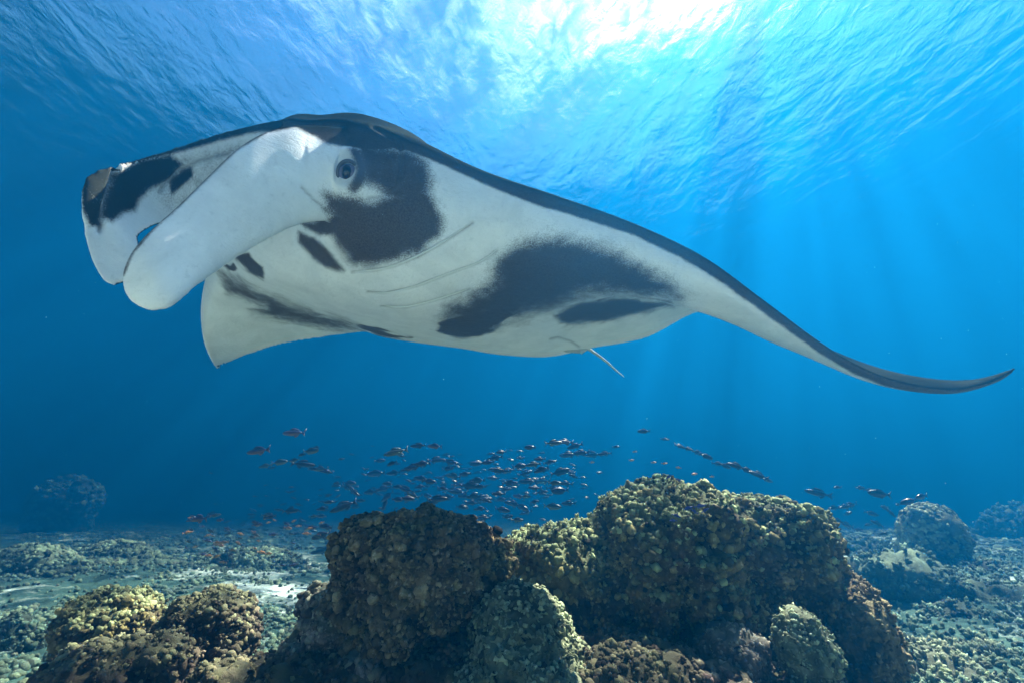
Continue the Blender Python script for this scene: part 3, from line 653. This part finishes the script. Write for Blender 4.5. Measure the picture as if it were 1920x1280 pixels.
def blade(outline, th=.008):
    n = len(outline); V = [(x, -th, z) for x, z in outline] + [(x, th, z) for x, z in outline]
    F = [tuple(range(n)), tuple(range(n, 2 * n))[::-1]] + [(i, i + n, (i + 1) % n + n, (i + 1) % n) for i in range(n)]
    return V, F
TAIL = blade([(.34, .03), (.42, .07), (.52, .17), (.46, .03), (.45, 0), (.46, -.03), (.52, -.17), (.42, -.07), (.34, -.03)])
DORS = blade([(-.22, .12), (-.1, .20), (.05, .19), (.2, .13), (.24, .07), (0, .12)])
ANAL = blade([(.02, -.13), (.1, -.19), (.2, -.13), (.24, -.06), (.1, -.10)])
PECT = blade([(-.22, -.04), (-.12, -.13), (-.06, -.12), (-.1, -.03)])
def poly_me(name, pieces, mat):
    V, F = [], []
    for v, f in pieces: F += [tuple(i + len(V) for i in q) for q in f]; V += list(v)
    me = bpy.data.meshes.new(name); me.from_pydata(V, [], F); me.materials.append(mat)
    for p in me.polygons: p.use_smooth = True
    return me
FME = {}
for k, mm_ in FM.items():
    for i, (h, wd) in enumerate(((.24, .12), (.30, .12), (.20, .11))):
        FME[k, i] = poly_me('fish', [fish_body(h, wd), TAIL, DORS, ANAL], mm_)
FSZ = 1.0
def place(o, px, py, d, lpx, ang, flip):
    o.location = P(px, py, d); s = lpx / FPX * d * FSZ
    o.scale = (s, s, s); yaw = random.uniform(-.35, .35) + (math.pi if flip else 0)
    o.rotation_euler = (random.uniform(-.15, .15), R(ang) * (1 if flip else -1), yaw)
def fish(px, py, lpx, ang, kind, label, group, d=5, flip=False):
    o = bpy.data.objects.new('reef_fish', FME[kind, random.choice((0, 0, 1, 2))]); link(o)
    place(o, px, py, d, lpx, ang, flip); tag(o, label, 'fish', group); return o
def big_fish(px, py, lpx, ang, kind, label, d=4.5, flip=False, h=.22):
    e = empty('reef_fish', (0, 0, 0)); place(e, px, py, d, lpx, ang, flip); tag(e, label, 'fish')
    for nm, pc in (('body', [fish_body(h, .13)]), ('tail_fin', [TAIL]), ('dorsal_fin', [DORS]), ('anal_fin', [ANAL])):
        o = bpy.data.objects.new(nm, poly_me(nm, pc, FM[kind])); link(o, e)
    for sgn in (-1, 1):
        V_, F_ = I1; me = bpy.data.meshes.new('eye'); me.from_pydata([tuple(q) for q in V_ * .018 + (-.40, sgn * .045, .03)], [], [tuple(int(i) for i in f) for f in F_]); me.materials.append(me_)
        link(bpy.data.objects.new('eye', me), e)
big_fish(551, 811, 46, 0, 'red', 'lone slender fish with reddish flank highest above the left of the school')
big_fish(484, 845, 46, 8, 'red', 'reddish bellied fish at the far left of the swimming school')
big_fish(372, 972, 44, 4, 'red', 'dark backed reddish fish low over the rubble at far left')
big_fish(742, 847, 46, 14, 'green', 'long dark green fish rising at the upper left of the dense school')
big_fish(1380, 873, 36, -18, 'dark', 'long dark fish leading down the slanting line right of centre')
big_fish(1422, 890, 38, -22, 'dark', 'long dark fish at the lowest right end of the slanting line')
big_fish(1648, 925, 42, -8, 'dark', 'plump dark fish above the seabed right of the largest coral mound', h=.32)
big_fish(1704, 939, 30, 15, 'blue', 'dark blue fish close left of its lighter neighbour above the distant dome', h=.36)
big_fish(1728, 930, 28, 10, 'blue', 'dark blue fish nearest above the distant round coral dome', h=.34)
big_fish(1534, 924, 46, -14, 'dark', 'slender dark fish just right of and above the largest coral mound')
big_fish(1050, 919, 36, 4, 'blue', 'dark navy fish at the right edge of the dense school', h=.36)
big_fish(1207, 808, 24, 0, 'dark', 'single dark fish high above the pale crown of the largest mound', h=.3)
big_fish(644, 949, 50, 22, 'dark', 'dark fish tilting upward just above the left shoulder of the brown dome')
big_fish(994, 838, 22, 0, 'blue', 'small deep bodied dark fish at the top centre of the school', h=.4)
MID = [(784, 835, 26, 3), (815, 836, 28, -3), (712, 863, 20, 5), (775, 875, 30, 8), (792, 869, 28, 4), (818, 862, 34, 3), (845, 866, 26, -8), (705, 887, 32, 4), (738, 886, 26, 6), (762, 880, 24, 8),
       (790, 897, 32, -10), (805, 902, 28, -6), (727, 906, 20, 0), (746, 912, 18, 0), (694, 922, 32, 2), (718, 916, 28, 14), (762, 918, 26, -14), (774, 928, 22, -20), (764, 934, 24, 0), (800, 928, 18, -8),
       (895, 868, 26, 6), (928, 858, 30, 10), (940, 847, 20, 6), (915, 866, 22, 4), (934, 881, 30, -4), (952, 882, 26, 12), (974, 873, 28, 4), (1000, 870, 26, 8), (985, 886, 28, 18), (1015, 880, 26, 16),
       (1050, 884, 34, 14), (1066, 884, 24, -10), (1075, 892, 14, -20), (850, 892, 26, -8), (872, 888, 20, 4), (895, 900, 30, 2), (882, 910, 36, 0), (900, 912, 24, 0), (856, 908, 22, 0), (858, 922, 32, -6),
       (820, 935, 36, 4), (838, 932, 30, 6), (808, 942, 24, 4), (870, 930, 24, 0), (888, 930, 28, 4), (904, 936, 34, 4), (884, 942, 22, -4), (912, 938, 20, -14), (866, 950, 26, -6), (900, 953, 24, 4),
       (935, 925, 22, 0), (938, 935, 18, 0), (956, 905, 30, 2), (990, 902, 34, 0), (1018, 902, 24, 4), (1040, 905, 26, 0), (1060, 906, 26, -4), (1016, 922, 22, 8), (1036, 914, 24, 0), (972, 930, 24, -10),
       (962, 944, 30, -14), (978, 950, 28, -20), (942, 955, 28, -10), (986, 960, 24, 14), (1002, 940, 20, 10), (986, 930, 18, 0), (1036, 949, 28, -4), (1066, 943, 28, 0), (952, 968, 20, 10), (906, 970, 26, 0),
       (880, 972, 20, 6), (970, 974, 24, 0), (1038, 830, 32, 4), (1060, 828, 28, -2), (1078, 836, 30, 16), (1090, 848, 26, 4), (1066, 852, 32, 6), (1110, 852, 32, -2), (1134, 850, 26, 4), (1155, 837, 14, 0),
       (735, 868, 18, 20), (652, 913, 26, -12), (664, 922, 22, -30), (655, 905, 22, 0), (632, 905, 14, 0), (617, 928, 14, 20), (634, 929, 10, 30), (617, 941, 20, 4), (604, 953, 22, 10), (603, 967, 20, 0),
       (677, 938, 16, 0), (545, 957, 28, 4), (506, 968, 22, 8), (611, 987, 26, -4), (602, 1003, 30, 18), (583, 989, 24, 6), (600, 1032, 30, 12), (726, 930, 26, 40), (722, 944, 20, 70), (1012, 860, 22, 4), (975, 858, 16, 0),
       (1030, 866, 20, 10), (925, 896, 24, -4), (948, 917, 26, 8), (1003, 914, 26, -4), (840, 878, 20, 6), (830, 915, 20, -10), (788, 912, 20, 6), (745, 936, 24, -2)]
LEFT = [(583, 845, 34, 4), (594, 838, 14, -6), (566, 852, 18, 4), (497, 873, 24, 12), (524, 866, 30, 8), (552, 862, 20, 10), (568, 870, 44, -4), (600, 879, 30, 0), (612, 884, 24, -6), (586, 878, 20, 0), (640, 860, 12, 0)]
LINE = [(1247, 823, 16, -4), (1275, 836, 24, -14), (1290, 841, 20, -16), (1308, 848, 26, -14), (1324, 855, 26, -20), (1346, 869, 22, -10), (1360, 873, 24, -16), (1400, 881, 26, -22), (1438, 899, 22, -20)]
RIGHT = [(1571, 913, 16, 0), (1613, 914, 20, 0), (1632, 920, 26, -14), (1556, 929, 16, -20), (1563, 952, 26, 4), (1585, 950, 28, 4), (1597, 946, 22, 14), (1590, 962, 18, 20), (1572, 975, 22, -24), (1588, 984, 28, -20),
         (1634, 962, 24, -16), (1661, 953, 24, -24), (1672, 962, 18, -50), (1645, 981, 24, -30), (1628, 983, 14, 10), (1592, 942, 10, 0), (1655, 1000, 16, 10), (1610, 992, 18, 0), (1684, 945, 14, 10)]
ORD = ['first', 'second', 'third', 'fourth', 'fifth', 'sixth', 'seventh', 'eighth', 'ninth', 'tenth', 'eleventh', 'twelfth', 'thirteenth', 'fourteenth', 'fifteenth', 'sixteenth', 'seventeenth', 'eighteenth', 'nineteenth', 'twentieth']
NMC = {'blue': 'navy blue', 'dark': 'blackish', 'green': 'olive green', 'red': 'reddish bellied', 'orange': 'orange', 'vivid': 'bright blue'}
def tilt(a): return 'slanting up rightward' if a > 5 else 'slanting down rightward' if a < -5 else 'swimming level'
def where(x, xs, names):
    for q, n_ in zip(xs, names):
        if x < q: return n_
    return names[-1]
for x, y, l, a in MID:
    k = random.choice(('blue', 'blue', 'dark', 'dark', 'green', 'red' if random.random() < .3 else 'blue'))
    reg = where(x, (690, 790, 870, 960, 1040, 9999), ('far left end', 'left part', 'left centre', 'centre', 'right centre', 'right end')); vz = where(y, (870, 905, 935, 9999), ('top', 'upper middle', 'lower middle', 'bottom'))
    fish(x, y, l * random.uniform(.95, 1.25), a, k, f'{"larger" if l > 24 else "small"} {NMC[k]} fish {tilt(a)} at {vz} {reg} of school', f'{NMC[k]} fish {tilt(a)} at the {vz} {reg} of the school', random.uniform(4.4, 7.2), random.random() < .3)
def row(L_, kinds, text, group, d, flip, scale=1):
    for i, (x, y, l, a) in enumerate(sorted(L_)):
        k = random.choice(kinds); fish(x, y, l * scale, a, k, f'{ORD[i]} from the left, {NMC[k]} fish {text}', group, random.uniform(*d), flip if isinstance(flip, bool) else random.random() < .5)
row(LEFT, ('dark', 'green'), 'trailing at the upper left of the school', 'fish trailing at the upper left of the school', (5, 7), None)
row(LINE, ('dark',), 'in the slanting single file right of centre', 'fish in the slanting file', (5, 6), True)
row(RIGHT, ('dark',), 'between the largest mound and distant dome', 'fish between the largest mound and the distant dome', (5, 6.5), None)
for i in range(85):
    x = random.uniform(345, 620); y = 965 + 95 * random.random() ** 1.2
    if x > 560 and y > 1020: continue
    k = random.choice(('orange', 'green', 'orange', 'red')); s_ = where(x, (430, 510, 9999), ('left', 'middle', 'right')); v_ = where(y, (1000, 9999), ('upper', 'lower')); a = random.uniform(-25, 25)
    tx = f'tiny {NMC[k]} fish {tilt(a)} at {v_} {s_} of rubble swarm'
    fish(x, y, random.uniform(9, 19), a, k, tx, tx[5:], random.uniform(4.2, 6), random.random() < .5)
SV, SF = [], []
pv_, pf_ = [], []
for v_, f_ in (fish_body(.26, .12), TAIL): pf_ += [tuple(q + len(pv_) for q in ff_) for ff_ in f_]; pv_ += list(v_)
for i in range(330):          # the far side of the school: too many and too small to count
    if i < 230: x = random.gauss(860, 140); y = random.gauss(912, 36)
    else: x = random.gauss(520, 90); y = random.gauss(965, 30)
    if not (380 < x < 1150 and 835 < y < 1010): continue
    d_ = random.uniform(7, 12); s_ = random.uniform(8, 17) / FPX * d_
    M = Matrix.Translation(P(x, y, d_)) @ Matrix.Rotation(random.uniform(-.4, .4) + random.choice((0, math.pi)), 4, 'Z') @ Matrix.Rotation(random.uniform(-.35, .35), 4, 'Y') @ Matrix.Scale(s_, 4)
    o_ = len(SV); SV += [tuple(M @ Vector(v)) for v in pv_]; SF += [tuple(q + o_ for q in f) for f in pf_]
me = bpy.data.meshes.new('distant_fish_school'); me.from_pydata(SV, [], SF); me.materials.append(FM['dark'])
tag(link(bpy.data.objects.new('distant_fish_school', me)), kind='stuff')
row([(1226, 866, 11, 5), (1246, 868, 11, 0), (1272, 876, 11, -8), (1302, 888, 12, 5), (1335, 893, 9, 0), (1184, 862, 11, 4), (1110, 866, 10, 0), (1190, 846, 9, 3)], ('orange',), 'hovering over the crown of the largest mound', 'tiny orange fish over the largest mound', (3.6, 3.9), None)
row([(1290, 952, 20, 15), (1302, 958, 16, -30), (1312, 948, 22, 10), (1322, 956, 16, 30), (1268, 966, 18, -20), (1254, 893, 14, 30), (1262, 975, 16, 0), (1272, 899, 14, -20)], ('vivid',), 'sheltering among the nubs of the largest mound', 'tiny bright blue fish on the largest mound', (2.02, 2.1), None)

# fine drifting plankton
SV, SF = [], []
for i in range(260):
    c_ = np.array(P(random.uniform(-100, 2020), random.uniform(-50, 1100), random.uniform(.9, 4.5))); o_ = len(SV)
    SV += [tuple(v) for v in I1[0] * random.uniform(.0005, .0011) + c_]; SF += [tuple(int(q) + o_ for q in f) for f in I1[1]]
me = bpy.data.meshes.new('drifting_plankton'); me.from_pydata(SV, [], SF); me.materials.append(mt_)
tag(link(bpy.data.objects.new('drifting_plankton', me)), kind='stuff')
